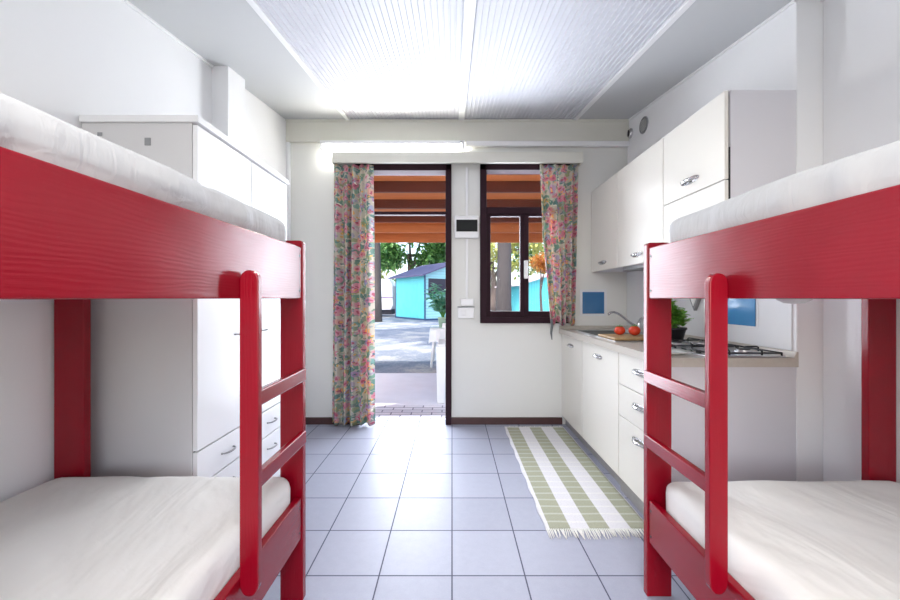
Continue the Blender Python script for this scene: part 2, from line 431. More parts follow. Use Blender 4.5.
for n_, xa_, xb_, ya_, yb_ in ((9, XL, XL + .014, YR, 2.445), (10, XR - .014, XR, YR, YS), (11, XK - .012, XK, YS, YB)):
    struct(MB().prism([(ya_, cz(ya_) - .014), (yb_, cz(yb_) - .014), (yb_, cz(yb_) + .005), (ya_, cz(ya_) + .005)], xa_, xb_, 'x').build('trim_%d' % n_, 'white_trim', bevel=.003))
# boxed beam over the back wall and its thin mouldings
struct(MB().box(XL2, XK, YB - .035, YB, 2.63, cz(YB)).build('trim_4', 'cream', bevel=.003))
struct(MB().box(XL2, XK, YB - .05, YB, cz(YB) - .022, cz(YB) - .006).build('trim_5', 'cream', bevel=.003))
struct(MB().box(.13, XK, YB - .05, YB, 2.585, 2.632).build('trim_6', 'white_trim', bevel=.006))
struct(MB().box(XL2, -1.505, YB - .035, YB, .06, 2.63).build('trim_7', 'wall', bevel=.01))
struct(bx('baseboard_back', XL2, DX0, YB - .014, YB, 0, .065, 'base'))
struct(bx('baseboard_middle', DX1, 1.03, YB - .014, YB, 0, .065, 'base'))

# ---- door frame (door stands open outwards, out of sight)
d1 = MB()
d1.box(DX0, DX0 + .055, YB - .03, YB + .13, 0, DZ).box(DX1 - .055, DX1, YB - .03, YB + .13, 0, DZ).box(DX0, DX1, YB - .03, YB + .13, DZ - .06, DZ)
dfr = struct(d1.build('door_1', 'brown', bevel=.004))
tb = MB().box(DX0 + .055, DX1 - .055, YB + .02, YB + .08, 1.965, 1.995).build('transom_bar', 'brown', dfr, .003)
MB().box(DX0 + .055, DX1 - .055, YB + .045, YB + .051, 1.995, DZ - .06).build('transom_pane', 'glass', dfr)
# ---- window
w1 = MB()
w1.box(WX0, WX0 + .06, YB - .03, YB + .10, WZ0, DZ).box(WX1 - .06, WX1, YB - .03, YB + .10, WZ0, DZ).box(WX0, WX1, YB - .03, YB + .10, DZ - .055, DZ)
w1.box(WX0, WX1, YB - .045, YB + .10, WZ0, WZ0 + .055).box(WX0 + .06, WX1 - .06, YB - .01, YB + .08, 1.965, 2.03)
wfr = struct(w1.build('window_1', 'brown', bevel=.004))
MB().box(WX0 + .06, WX1 - .06, YB + .045, YB + .051, 2.03, DZ - .055).build('transom_pane', 'glass', wfr)
xm = (528 - 452 - 3.5) / 106.8
for k, (xa, xb) in enumerate(((WX0 + .06, xm), (xm, WX1 - .06))):
    q = MB(); z0, z1 = WZ0 + .055, 1.965; t = .040
    q.box(xa, xa + t, YB, YB + .05, z0, z1).box(xb - t, xb, YB, YB + .05, z0, z1).box(xa + t, xb - t, YB, YB + .05, z0, z0 + .055).box(xa + t, xb - t, YB, YB + .05, z1 - .02, z1)
    sash = q.build('casement', 'brown', wfr, .004)
    MB().box(xa + t, xb - t, YB + .022, YB + .028, z0 + .055, z1 - .02).build('pane', 'glass', sash)
    if k == 1:
        MB().box(xa - .008, xa + .028, YB - .03, YB - .001, 1.36, 1.53).build('window_handle', 'plastic_white', sash, .006)

# ================================================================ LIGHT FITTINGS
t = thing('fluorescent_light', (-.55, 3.42, 2.55), 'long white fluorescent tube light glowing above the curtain pelmet', 'light')
MB().box(-1.20, .118, 3.40, YB - .035, 2.578, 2.612).build('batten', 'plastic_white', t, .006)
tubem = simple('lit_tube', (1, 1, 1), .5, emit=((1, .98, .93), 36))
MB().tube([(-1.17, 3.425, 2.556), (.085, 3.425, 2.556)], .014, 14).build('tube', tubem, t, smooth=True)
for x in (-1.185, .10): bx('end_cap', x - .012, x + .012, 3.40, 3.45, 2.535, 2.58, 'plastic_white', t, .004)
bx('pull_switch', .075, .095, 3.385, 3.40, 2.582, 2.60, 'grey', t, .003)
t = thing('fill_lamp_box', (0, -.25, 2.26), 'white box of the added fill lamp, unseen behind the camera', 'light')  # unseen body for the added overhead fill lamp
bx('housing', -.62, .62, -.42, -.08, 2.268, 2.31, 'plastic_white', t, .01)

# pelmet
t = thing('curtain_pelmet', (0, 3.45, 2.407), 'long cream pelmet board above the door and window', 'pelmet')
bx('front_board', -1.09, 1.19, 3.40, 3.418, 2.407, 2.507, 'cream', t, .003)
for x in (-1.09, 1.172): bx('end_board', x, x + .018, 3.418, YB, 2.407, 2.507, 'cream', t, .002)
bx('top_board', -1.072, 1.172, 3.418, YB, 2.489, 2.507, 'cream', t, .002)

# ================================================================ CURTAINS
def curtain(name, edge_l, edge_r, ztop, zbot, folds, amp, yc, label, seed, nz=60, nx=150, hemwave=.01):
    bm = bmesh.new(); uvl = bm.loops.layers.uv.new(); grid = []; uvs = {}
    for j in range(nz + 1):
        v = j / nz; z = ztop + (zbot - ztop) * v; row = []
        L, R = edge_l(v), edge_r(v)
        for i in range(nx + 1):
            u = i / nx
            uu = u + .012 * math.sin(9 * u + seed + 2 * v)
            ph = 2 * PI * folds * uu + seed + .9 * noise.noise(Vector((u * 4, v * 1.6, seed)))
            am = amp * (.55 + .45 * min(1, v * 4)) * (1 + .35 * noise.noise(Vector((u * 6, v * 2, seed + 9))))
            y = yc + am * math.sin(ph) + .006 * noise.noise(Vector((u * 25, v * 14, seed)))
            x = L + (R - L) * u + .35 * am * math.cos(ph * .5 + seed)* .6
            zz = z + (hemwave * math.sin(ph * .5 + 1) * v ** 6)
            vert = bm.verts.new((x, y, zz)); row.append(vert); uvs[vert] = (u * folds * .085 + seed, z)
        grid.append(row)
    for j in range(nz):
        for i in range(nx):
            f = bm.faces.new((grid[j][i], grid[j + 1][i], grid[j + 1][i + 1], grid[j][i + 1])); f.smooth = True
            for l in f.loops: l[uvl].uv = uvs[l.vert]
    me = bpy.data.meshes.new(name); bm.to_mesh(me); bm.free(); o = bpy.data.objects.new(name, me); C.objects.link(o); me.materials.append(M['floral'])
    s = o.modifiers.new('thickness', 'SOLIDIFY'); s.thickness = .0025
    return tag(o, label, 'curtain')
curtain('floral_curtain', lambda v: -1.085 - .02 * v, lambda v: -.725 + .012 * v, 2.402, .018, 5, .034, 3.443, 'long floral curtain gathered at the left of the open doorway, reaching the floor', 1.3, hemwave=.008)
curtain('floral_curtain', lambda v: .80 + .02 * min(1, v * 2.2) + .075 * max(0, (v - .45) / .55) ** .8, lambda v: 1.16 - .035 * v, 2.402, .94, 5, .024, 3.442, 'short floral curtain gathered at the right side of the window', 4.1, nz=40, hemwave=.02)
o = MB().tube([(.905, 3.42, .99), (.915, 3.425, .93), (.905, 3.42, .86), (.912, 3.42, .80)], [.010, .012, .010, .004], 6).build('curtain_tie', 'floral', smooth=True)
tag(o, 'narrow floral tie strap dangling below the short window curtain', 'curtain tie')

# ================================================================ BUNK BEDS
def round_plank(x0, x1, z0, z1, rt, rb, n=7):
    """outline in x-z, upper corners rounded rt, lower rb (as (rx, rz))"""
    pts = []
    def arc(cx, cz_, rx, rz, a0, a1):
        for k in range(n + 1):
            a = a0 + (a1 - a0) * k / n; pts.append((cx + rx * math.cos(a), cz_ + rz * math.sin(a)))
    if rb: arc(x1 - rb[0], z0 + rb[1], rb[0], rb[1], -PI / 2, 0)
    else: pts.append((x1, z0))
    arc(x1 - rt[0], z1 - rt[1], rt[0], rt[1], 0, PI / 2); arc(x0 + rt[0], z1 - rt[1], rt[0], rt[1], PI / 2, PI)
    if rb: arc(x0 + rb[0], z0 + rb[1], rb[0], rb[1], PI, 3 * PI / 2)
    else: pts.append((x0, z0))
    return pts
def bunk(sgn, xo, xi_front, xb0, xw, ye, lr0, lr1, ur0, ur1, ztop, st0, st1, stz, rungs, label):
    """sgn -1 left, +1 right; |x| values: xo outer post face, xi_front inner edge of the front post, xb0..xw the rear post"""
    S = lambda a, b: (min(sgn * a, sgn * b), max(sgn * a, sgn * b))
    yn = ye - 1.98
    t = thing('bunk_bed', (sgn * (xo + xw) / 2, (ye + yn) / 2, 0), label, 'bunk bed', 'red bunk beds')
    th = .03
    for (a, c) in ((xo, xi_front), (xb0, xw)):
        for y in (ye, yn - th):
            x0, x1 = S(a, c)
            MB().prism(round_plank(x0, x1, 0, ztop, (.02, .012), None), y, y + th, 'y').build('post', 'red_z', t, .004)
    x0, x1 = S(xo + .006, xo + .034)
    for (z0, z1, nm) in ((ur0, ur1, 'upper_rail'), (lr0, lr1, 'lower_rail')):
        r = MB().box(x0, x1, yn, ye, z0, z1).build(nm, 'red_y', t, .0035)
        X = sgn * (xo + .006)
        for zz in (z0 + .03, z1 - .035):
            MB().lathe([(0, -.0012), (.0045, -.0012), (.0045, .001), (0, .001)], (X, ye - .016, zz), 10, 'x').build('screw', 'screw', r)
        a, c = S(xw - .028, xw)
        MB().box(a, c, yn, ye, z0, z1).build(nm, 'red_y', t, .0035)
        a, c = S(xo + .036, xw - .030)
        for y in (ye - .024, yn):
            MB().box(a, c, y, y + .022, z0 + .01, z1 - .03).build('end_rail', 'red_y', t, .003)
        slat_z = z0 + .03
        for k in range(12):
            y = yn + .10 + k * (ye - yn - .26) / 11
            MB().box(a, c, y, y + .06, slat_z, slat_z + .015).build('slat', 'board', t, .002)
    # ladder: one stile on the rail's face, two rungs running to the far post
    a, c = S(xo + .006 - .052, xo + .006)
    MB().prism(round_plank(a, c, stz[0], stz[1], (.024, .03), (.024, .035)), st0, st1, 'y').build('ladder_stile', 'red_z', t, .003)
    a, c = S(xo - .014, xo + .010)
    for z in rungs:
        MB().box(a, c, st1 - .004, ye, z - .047, z).build('ladder_rung', 'red_y', t, .004)
    return t
bunk(-1, .580, .670, 1.433, 1.552, 1.46, .245, .405, 1.178, 1.378, 1.405, 1.033, 1.056, (.356, 1.257), (.907, .664), 'red painted wooden bunk bed on the left, in front of the white wardrobe')
bunk(1, .770, .868, 1.646, 1.756, 1.48, .218, .383, 1.178, 1.378, 1.400, 1.053, 1.076, (.346, 1.250), (.896, .646), 'red painted wooden bunk bed on the right, in front of the kitchen units')

def mattress(x0, x1, y0, y1, z0, z1, label, seed, r=.045, amp=.008, mat='sheet'):
    st = .022; bm = bmesh.new(); c = Vector(((x0 + x1) / 2, (y0 + y1) / 2, (z0 + z1) / 2)); h = Vector(((x1 - x0) / 2, (y1 - y0) / 2, (z1 - z0) / 2))
    n = [max(2, int(2 * h[i] / st)) for i in range(3)]
    def face(ax, sg):
        a, b_ = [i for i in range(3) if i != ax]
        g = []
        for i in range(n[a] + 1):
            row = []
            for j in range(n[b_] + 1):
                p = Vector((0, 0, 0)); p[ax] = sg * h[ax]; p[a] = (2 * i / n[a] - 1) * h[a]; p[b_] = (2 * j / n[b_] - 1) * h[b_]; row.append(bm.verts.new(p))
            g.append(row)
        for i in range(n[a]):
            for j in range(n[b_]): bm.faces.new((g[i][j], g[i + 1][j], g[i + 1][j + 1], g[i][j + 1]))
    for ax in range(3):
        for sg in (-1, 1): face(ax, sg)
    bmesh.ops.remove_doubles(bm, verts=bm.verts[:], dist=1e-5)
    inner = Vector([max(h[i] - r, .001) for i in range(3)])
    for v in bm.verts:
        p = v.co; q = Vector([max(-inner[i], min(inner[i], p[i])) for i in range(3)]); d = p - q
        if d.length > 1e-6:
            dn = d.normalized(); p = q + dn * r
        else: dn = Vector((0, 0, 1))
        k = Vector((p.x * 3 + seed, p.y * 1.3, p.z * 3))
        side = 1 - abs(dn.z)
        wr = .7 * side * noise.noise(Vector((p.x * 9, p.y * 7 + p.z * 5, seed + 3))) + noise.noise(k) * .6 + .5 * noise.noise(Vector((p.x * 5, p.y * 2.2 + p.x * 3, seed))) + .8 * side * noise.noise(Vector((p.x * 14, p.y * 14, p.z * 2 + seed)))
        # diagonal pulled creases of the sheet
        cr = abs(math.sin((p.x * 1.1 + p.y * .55) * 9 + 2.5 * noise.noise(Vector((p.x * 2, p.y * 2, seed)))))
        wr += -.5 * (1 - cr) ** 4
        if dn.z > -.3: p = p + dn * amp * wr
        v.co = p + c
        left = c.x < 0; top = 1.385 if z0 > 1 else (.41 if left else .39)
        if v.co.z < top:          # the sheet is held in behind the side rail
            v.co.x = min(v.co.x, -.617) if left else max(v.co.x, .807)
    for f in bm.faces: f.smooth = True
    bmesh.ops.recalc_face_normals(bm, faces=bm.faces[:])
    me = bpy.data.meshes.new('mattress'); off = Vector((c.x, c.y, z0))
    for v in bm.verts: v.co -= off
    bm.to_mesh(me); bm.free(); o = bpy.data.objects.new('mattress', me); C.objects.link(o); o.location = off; me.materials.append(M[mat])
    return tag(o, label, 'mattress', 'mattresses on the bunk beds')
mattress(-1.520, -.612, -.50, 1.445, .292, .507, 'mattress in a white sheet on the lower bunk of the left bed', 2.2)
mattress(-1.520, -.606, -.50, 1.405, 1.225, 1.470, 'mattress in a wrinkled sheet toned grey against strong light on the upper bunk of the left bed', 5.7, .04, .020, 'dimmed_sheet')
mattress(.808, 1.722, -.48, 1.462, .266, .483, 'mattress in a white sheet on the lower bunk of the right bed', 8.1)
m4 = mattress(.806, 1.722, -.48, 1.420, 1.225, 1.474, 'mattress in a wrinkled sheet toned grey against strong light on the upper bunk of the right bed', 12.4, .04, .020, 'dimmed_sheet')
b = MB(); b.lathe([(0, -.030), (.02, -.028), (.034, -.02), (.038, -.005), (.03, .02), (0, .03)], (.862, .945, 1.195), 20)
b.build('sheet_tuck', 'dimmed_sheet', m4, smooth=True)

# ================================================================ WARDROBE
HANDLE = {}
def bow(parent, x, y, z, L, out, name='handle', axis='y', h=.012, mat='chrome'):
    """bow pull on a face whose outward direction is +-x; runs along y"""
    o = -1 if out < 0 else 1
    pts = []
    for k in range(13):
        a = PI * k / 12; pts.append((x + o * (.004 + .022 * math.sin(a)), y - L / 2 * math.cos(a), z))
    rr = [h * (.55 + .45 * math.sin(PI * k / 12)) * .8 for k in range(13)]
    m = MB().tube(pts, rr, 10)
    for s in (-1, 1): m.lathe([(0, 0), (h * .7, 0), (h * .7, o * .005), (0, o * .007)], (x, y + s * L / 2, z), 14, 'x')
    return m.build(name, mat, parent, smooth=True)
def handle_plate(d, x, y, z):
    m = MB(); n = 28
    A = [(y + .078 * math.cos(2 * PI * i / n), z + .019 * math.sin(2 * PI * i / n)) for i in range(n)]
    m.prism(A, x - .0045, x - .0003, 'x'); return m.build('handle_plate', 'chrome', d, .001)
t = thing('wardrobe', (-1.31, 2.0, 0), 'tall white wardrobe with drawers behind the left bunk bed', 'wardrobe')
WY0, WY1, WXf = 1.574, 2.43, -1.07
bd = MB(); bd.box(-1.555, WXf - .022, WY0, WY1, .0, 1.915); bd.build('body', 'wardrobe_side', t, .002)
bx('seam_shade_sheet', WXf - .0218, WXf - .0202, WY0 + .01, WY1 - .01, .08, 1.90, 'seam_shade', t, 0)  # dark sheet behind the fronts, painted as shade in the seams
bx('top_panel', -1.555, WXf + .012, WY0 - .012, WY1 + .006, 1.915, 1.944, 'wardrobe', t, .003)
ym = (WY0 + WY1) / 2
for k, (ya, yb) in enumerate(((WY0 + .002, ym - .003), (ym + .003, WY1 - .002))):
    d = bx('door', WXf - .020, WXf, ya, yb, .535, 1.908, 'wardrobe', t, .002)
    bow(d, WXf, ym + (-.10 if k == 0 else .10), 1.0, .11, 1, h=.005, mat='grey')
    for z0, z1 in ((.384, .528), (.233, .377), (.082, .226)):
        dr = bx('drawer', WXf - .020, WXf, ya, yb, z0, z1, 'wardrobe', t, .002)
        bow(dr, WXf, (ya + yb) / 2, (z0 + z1) / 2, .09, 1, h=.006, mat='grey')
bx('kickboard', WXf - .03, WXf - .021, WY0, WY1, 0, .078, 'wardrobe_side', t)
bx('hinge_plate', -1.289, -1.263, WY0 - .003, WY0, 1.82, 1.852, 'grey', t, .001)
bx('hinge_plate', -1.487, -1.467, WY0 - .003, WY0, 1.86, 1.875, 'grey', t, .001)

# ================================================================ KITCHEN
XC = 1.30          # wall cupboard fronts
XB = 1.025         # base unit fronts
YK = [1.785, 2.31, 2.955, 3.505]
def wall_cupboard(y0, y1, doors, label):
    t = thing('wall_cupboard', ((XC + XK) / 2, (y0 + y1) / 2, 1.42), label, 'cupboard', 'wall cupboards')
    bx('body', XC + .026, XK - .002, y0, y1 - .001, 1.42, 2.17, 'cab_side', t, .001)
    bx('joint_shade_strip', XC + .0195, XC + .0258, y0 + .0005, y1 - .004, 1.425, 1.90, 'black', t, 0)  # black strip painted in as the shade between door and body
    for (z0, z1, hz) in doors:
        d = bx('door', XC, XC + .019, y0 + .0025, y1 - .0035, z0, z1, 'cabinet', t, .003)
        bow(d, XC, (y0 + y1) / 2, hz, .125, -1)
        handle_plate(d, XC, (y0 + y1) / 2, hz)
    return t
wall_cupboard(YK[0], YK[1], [(1.42, 1.744, 1.485), (1.748, 2.17, 1.82)], 'near white wall cupboard with two stacked doors and grey side panel')
wall_cupboard(YK[1], YK[2], [(1.42, 2.17, 1.485)], 'middle white wall cupboard above the worktop')
wall_cupboard(YK[2], YK[3], [(1.42, 2.17, 1.485)], 'farthest white wall cupboard, against the back wall')
o = bx('cooker_hood', XC + .03, XK - .02, YK[1] + .03, YK[2] - .03, 1.392, 1.419, 'grey', None, .004)
tag(o, 'flat grey extractor hood under the middle wall cupboard', 'extractor hood')

def base_unit(y0, y1, fronts, label, end=False):
    t = thing('base_unit', ((XB + XK) / 2, (y0 + y1) / 2, 0), label, 'kitchen unit', 'kitchen base units')
    bx('body', XB + .02, XK - .002, y0, y1 - .001, .0 if end else .08, .852, 'cab_side', t, .001)
    bx('plinth', XB + .035, XB + .05 if not end else XB + .036, y0 + .001, y1 - .002, 0, .08, 'kick', t) if not end else bx('plinth', XB + .012, XB + .0195, y0 + .001, y1 - .002, 0, .08, 'kick', t)
    for (kind, z0, z1, hz) in fronts:
        d = bx(kind, XB, XB + .019, y0 + .0025, y1 - .0035, z0, z1, 'cabinet', t, .003)
        bow(d, XB, (y0 + y1) / 2, hz, .105, -1, h=.010)
        handle_plate(d, XB, (y0 + y1) / 2, hz)
    return t
base_unit(YK[0], YK[1], [('drawer', .658, .848, .77), ('drawer', .467, .655, .58), ('drawer', .083, .464, .39)], 'white kitchen drawer unit at the near end of the worktop', True)
base_unit(YK[1], YK[2], [('door', .083, .848, .77)], 'middle white kitchen base unit with one door')
base_unit(YK[2], YK[3], [('door', .083, .848, .77)], 'far white kitchen base unit in the corner under the window curtain')
t = thing('worktop', (1.32, 2.65, .853), 'beige kitchen worktop with low upstand along the wall', 'worktop')
b = MB(); SX0, SX1, SY0, SY1 = 1.08, 1.44, 2.83, 3.30      # sink cut-out
b.box(1.0, XK - .001, YS - .012, SY0, .853, .895).box(1.0, XK - .001, SY1, YB - .002, .853, .895).box(1.0, SX0, SY0, SY1, .853, .895).box(SX1, XK - .001, SY0, SY1, .853, .895)
b.build('slab', 'worktop', t, 0)
MB().prism([(XK - .022, .895), (XK - .001, .895), (XK - .001, .925), (XK - .010, .925)], YS - .012, YB - .002, 'y').build('upstand', 'worktop', t, .001)
MB().box(1.0, XK - .023, YB - .020, YB - .002, .895, .922).build('upstand', 'worktop', t, .001)

# splashback: white glazed tiling with blue accent squares
struct(bx('trim_8', XK - .006, XK - .001, YS + .02, YB - .002, .926, 1.418, 'tile_white', None, .0005))
def accent(x, y, z, ax, label, mat):
    t = thing('accent_tile', (x, y, z), label, 'tile', 'blue accent tiles')
    if ax == 'y':
        bx('border', x - .125, x + .125, y - .006, y - .002, z - .125, z + .125, 'tile_white', t, .001); bx('blue_square', x - .101, x + .101, y - .011, y - .006, z - .101, z + .101, mat, t, .001)
    else:
        bx('border', x + .002, x + .004, y - .115, y + .115, z - .115, z + .115, 'tile_white', t, .001); bx('blue_square', x - .003, x + .002, y - .101, y + .101, z - .101, z + .101, mat, t, .001)
accent(1.32, YB + .001, 1.135, 'y', 'dark blue square tile on the back wall beside the window curtain', 'blue')
accent(XK - .0105, 2.115, 1.128, 'x', 'lighter blue square tile on the kitchen wall above the hob', 'blue_light')

# sink, tap
t = thing('sink', (1.32, 3.05, .895), 'stainless steel sink with drainer set in the worktop', 'sink')
b = MB(); zt = .898
b.box(1.04, SX0 + .012, 2.80, 3.33, .8955, zt).box(SX1 - .012, 1.58, 2.80, 3.33, .8955, zt).box(SX0 + .012, SX1 - .012, 2.80, SY0 + .012, .8955, zt).box(SX0 + .012, SX1 - .012, SY1 - .012, 3.33, .8955, zt)
b.build('rim', 'steel', t, .001)
b = MB(); xa, xb, ya, yb = SX0 + .003, SX1 - .003, SY0 + .003, SY1 - .003
V = [b.bm.verts.new(p) for p in ((xa, ya, .8956), (xb, ya, .8956), (xb, yb, .8956), (xa, yb, .8956), (xa + .03, ya + .03, .76), (xb - .03, ya + .03, .76), (xb - .03, yb - .03, .76), (xa + .03, yb - .03, .76))]
for f in ((4, 5, 6, 7), (0, 1, 5, 4), (1, 2, 6, 5), (2, 3, 7, 6), (3, 0, 4, 7)): b.bm.faces.new([V[i] for i in f])
b.build('bowl', 'steel_dark', t)
b = MB().box(1.06, 1.60, 2.43, 2.798, .8955, .898)
for k in range(8): b.box(1.10 + k * .055, 1.125 + k * .055, 2.46, 2.77, .898, .9005)
b.build('drainer', 'steel', t, .001)
t = thing('tap', (1.49, 3.05, .898), 'chrome mixer tap with a long curved spout over the sink', 'tap')
MB().lathe([(0, 0), (.026, 0), (.026, .008), (.018, .014), (.018, .075), (.014, .085), (0, .088)], (1.51, 3.03, .8985), 20).build('body', 'chrome', t, smooth=True)
MB().tube([(1.51, 3.03, .94), (1.45, 3.03, .975), (1.39, 3.03, 1.02), (1.34, 3.03, 1.055), (1.305, 3.03, 1.066), (1.28, 3.03, 1.062), (1.262, 3.03, 1.045)], .009, 10).build('spout', 'chrome', t, smooth=True)
MB().tube([(1.51, 3.03, .98), (1.513, 3.01, 1.01), (1.515, 2.96, 1.03)], [.011, .008, .006], 10).build('lever', 'chrome', t, smooth=True)

# chopping board and tomatoes
o = bx('chopping_board', 1.065, 1.365, 2.45, 2.74, .9012, .919, 'board', None, .006)
tag(o, 'wooden chopping board lying on the drainer under the tomatoes', 'chopping board')
def tomato(x, y, z, r, label):
    t = thing('tomato', (x, y, z), label, 'tomato', 'ripe red tomatoes on the chopping board')
    m = MB(); n = 24; prof = []
    for k in range(15):
        a = -PI / 2 + PI * k / 14; prof.append((r * math.cos(a), r * .84 * (1 + math.sin(a)) - (.16 * r if k == 14 else 0) - (.05 * r if k == 13 else 0)))
    m.lathe(prof, (x, y, z), n)
    m.build('fruit', 'tomato', t, smooth=True)
    s = MB(); zt = z + r * 1.53
    for k in range(5):
        a = 2 * PI * k / 5 + .3; s.tube([(x, y, zt), (x + .4 * r * math.cos(a), y + .4 * r * math.sin(a), zt + .003 + .1 * r), (x + .75 * r * math.cos(a), y + .75 * r * math.sin(a), zt + .06 * r)], [.0025, .0025, .0006], 5)
    s.tube([(x, y, zt - .002), (x + .002, y, zt + .016)], .0022, 6); s.build('calyx', 'stem', t)
zb = .9192
tomato(1.19, 2.66, zb, .037, 'left ripe red tomato on the chopping board')
tomato(1.275, 2.62, zb, .040, 'right ripe red tomato on the chopping board beside the post of the right bed')

# plate
o = MB().lathe([(0, 0), (.06, 0), (.07, .004), (.104, .014), (.105, .016), (.07, .007), (0, .004)], (1.112, 1.93, .8952), 40).build('plate', 'plate', smooth=True)
tag(o, 'white plate on the near edge of the worktop beside the hob', 'plate')

# hob
t = thing('gas_hob', (1.42, 2.08, .895), 'stainless steel gas hob with black pan supports at the near end of worktop', 'hob')
HX0, HX1, HY0, HY1 = 1.225, 1.605, 1.795, 2.38
bx('hob_top', HX0, HX1, HY0, HY1, .8952, .902, 'steel', t, .004)
for (x, y, r) in ((1.34, 1.93, .030), (1.50, 1.93, .040), (1.34, 2.24, .040), (1.50, 2.24, .030)):
    bu = MB().lathe([(0, 0), (r, 0), (r, .008), (r * .8, .010), (r * .8, .013), (0, .014)], (x, y, .9022), 22).build('burner', 'steel', t, smooth=False)
    MB().lathe([(0, 0), (r * .72, 0), (r * .72, .004), (0, .006)], (x, y, .9163), 22).build('burner_cap', 'black', bu)
for (ya, yb) in ((HY0 + .008, 2.078), (2.092, HY1 - .012)):
    g = MB(); r = .0042; zt = .929; xa, xb = HX0 + .014, HX1 - .02
    g.tube([(xa, ya, zt - .014), (xb, ya, zt - .014), (xb, yb, zt - .014), (xa, yb, zt - .014), (xa, ya, zt - .014)], r, 8)
    yc = (ya + yb) / 2
    for xc in (xa + .095, xb - .095):
        for s in (-1, 1):
            y_o = ya if s < 0 else yb
            g.tube([(xc, y_o, .905), (xc, y_o, zt - .004), (xc, y_o - s * .008, zt), (xc, yc + s * .028, zt)], r, 8)
    for s, xe in ((1, xa), (-1, xb)):
        g.tube([(xe, yc, .905), (xe, yc, zt - .004), (xe + s * .008, yc, zt), (xe + s * .07, yc, zt)], r, 8)
    g.tube([(xa + .125, yc, zt), (xb - .125, yc, zt)], r, 8)
    for cx_ in (xa, xb):
        for cy_ in (ya, yb): g.tube([(cx_, cy_, .9022), (cx_, cy_, zt - .012)], r, 8)
    g.build('pan_support', 'black', t, smooth=True)
for k in range(4):
    y = 1.90 + k * .12
    MB().lathe([(0, 0), (.013, 0), (.011, .014), (0, .015)], (HX0 + .024, y, .902), 16).build('knob', 'black', t)

# basil
t = thing('potted_basil', (1.46, 2.47, .9), 'green basil plant in a black pot on the worktop behind the hob', 'potted plant')
bc = (1.45, 2.46)
MB().lathe([(0, 0), (.055, 0), (.074, .075), (.080, .075), (.080, .087), (.072, .087), (.068, .072), (0, .072)], (bc[0], bc[1], .9008), 28).build('pot', 'pot', t, smooth=True)
MB().lathe([(0, .0), (.067, 0), (.055, .004), (0, .006)], (bc[0], bc[1], .973), 20).build('soil', 'soil', t)
sm = MB(); lf = MB(); random.seed(3)
def leaf(m, p, d, L, wd, curl=.25):
    d = d.normalized(); up = Vector((0, 0, 1)); s = d.cross(up)
    s = s.normalized() if s.length > .05 else Vector((1, 0, 0)); n = s.cross(d).normalized()
    rows = []; K = 5
    for k in range(K + 1):
        u = k / K; ww = wd * math.sin(PI * min(.98, u * .92 + .04)) ** .8; c = p + d * L * u - n * curl * L * u * u
        rows.append([m.bm.verts.new(c - s * ww + n * ww * .35), m.bm.verts.new(c), m.bm.verts.new(c + s * ww + n * ww * .35)])
    for k in range(K):
        for q in range(2): m.bm.faces.new((rows[k][q], rows[k][q + 1], rows[k + 1][q + 1], rows[k + 1][q]))
for k in range(26):
    a = random.uniform(0, 2 * PI); r = random.uniform(0, .04); h = random.uniform(.06, .20); rx = random.uniform(.2, 1) * .10
    p0 = Vector((bc[0] + r * math.cos(a), bc[1] + r * math.sin(a), .98)); p1 = Vector((bc[0] + rx * math.cos(a), bc[1] + rx * math.sin(a), .98 + h))
    sm.tube([p0, (p0 + p1) / 2 + Vector((0, 0, .01)), p1], [.0022, .0018, .0012], 5)
    for j in range(13):
        u = random.uniform(.3, 1.0); c = p0.lerp(p1, u); aa = random.uniform(0, 2 * PI)
        leaf(lf, c, Vector((math.cos(aa), math.sin(aa), random.uniform(-.1, .6))), random.uniform(.035, .055), random.uniform(.015, .022))
sm.build('stems', 'stem', t); lf.build('leaves', 'leaf_basil', t, smooth=True)

# small grey bracket on the kitchen wall
t = thing('wall_bracket', (1.62, 2.50, 1.10), 'small grey triangular bracket on the kitchen wall beside the basil', 'bracket')
MB().prism([(2.44, 1.20), (2.56, 1.20), (2.50, 1.095)], XK - .03, XK - .0065, 'x').build('plate', 'grey', t, .002)
MB().prism([(2.465, 1.19), (2.535, 1.19), (2.50, 1.125)], XK - .034, XK - .03, 'x').build('face', 'plastic_white', t, .001)

# vent and ring on the kitchen wall near the ceiling
t = thing('wall_vent', (XK, 3.20, 2.655), 'round grey vent high on the kitchen wall', 'vent')
MB().lathe([(0, 0), (.068, 0), (.068, -.008), (.060, -.012), (.056, -.006), (0, -.005)], (XK - .0005, 3.20, 2.655), 32, 'x').build('ring', 'grey', t, smooth=True)
b = MB()
for k in range(7):
    z = 2.655 - .042 + k * .014; hw = math.sqrt(.055 ** 2 - (z - 2.655) ** 2); b.box(XK - .009, XK - .005, 3.20 - hw, 3.20 + hw, z - .003, z + .003)
b.build('slats', 'steel', t)
t = thing('rail_bracket', (XK - .02, 3.40, 2.70), 'chrome oval bracket with keyhole slot next to the round vent', 'bracket')
MB().lathe([(0, 0), (.045, 0), (.045, -.008), (.030, -.022), (.022, -.022), (.020, -.010), (0, -.010)], (XK - .0005, 3.44, 2.69), 24, 'x').build('cup', 'chrome', t, smooth=True)
MB().box(XK - .026, XK - .011, 3.432, 3.448, 2.66, 2.72).build('slot', 'black', t, .002)

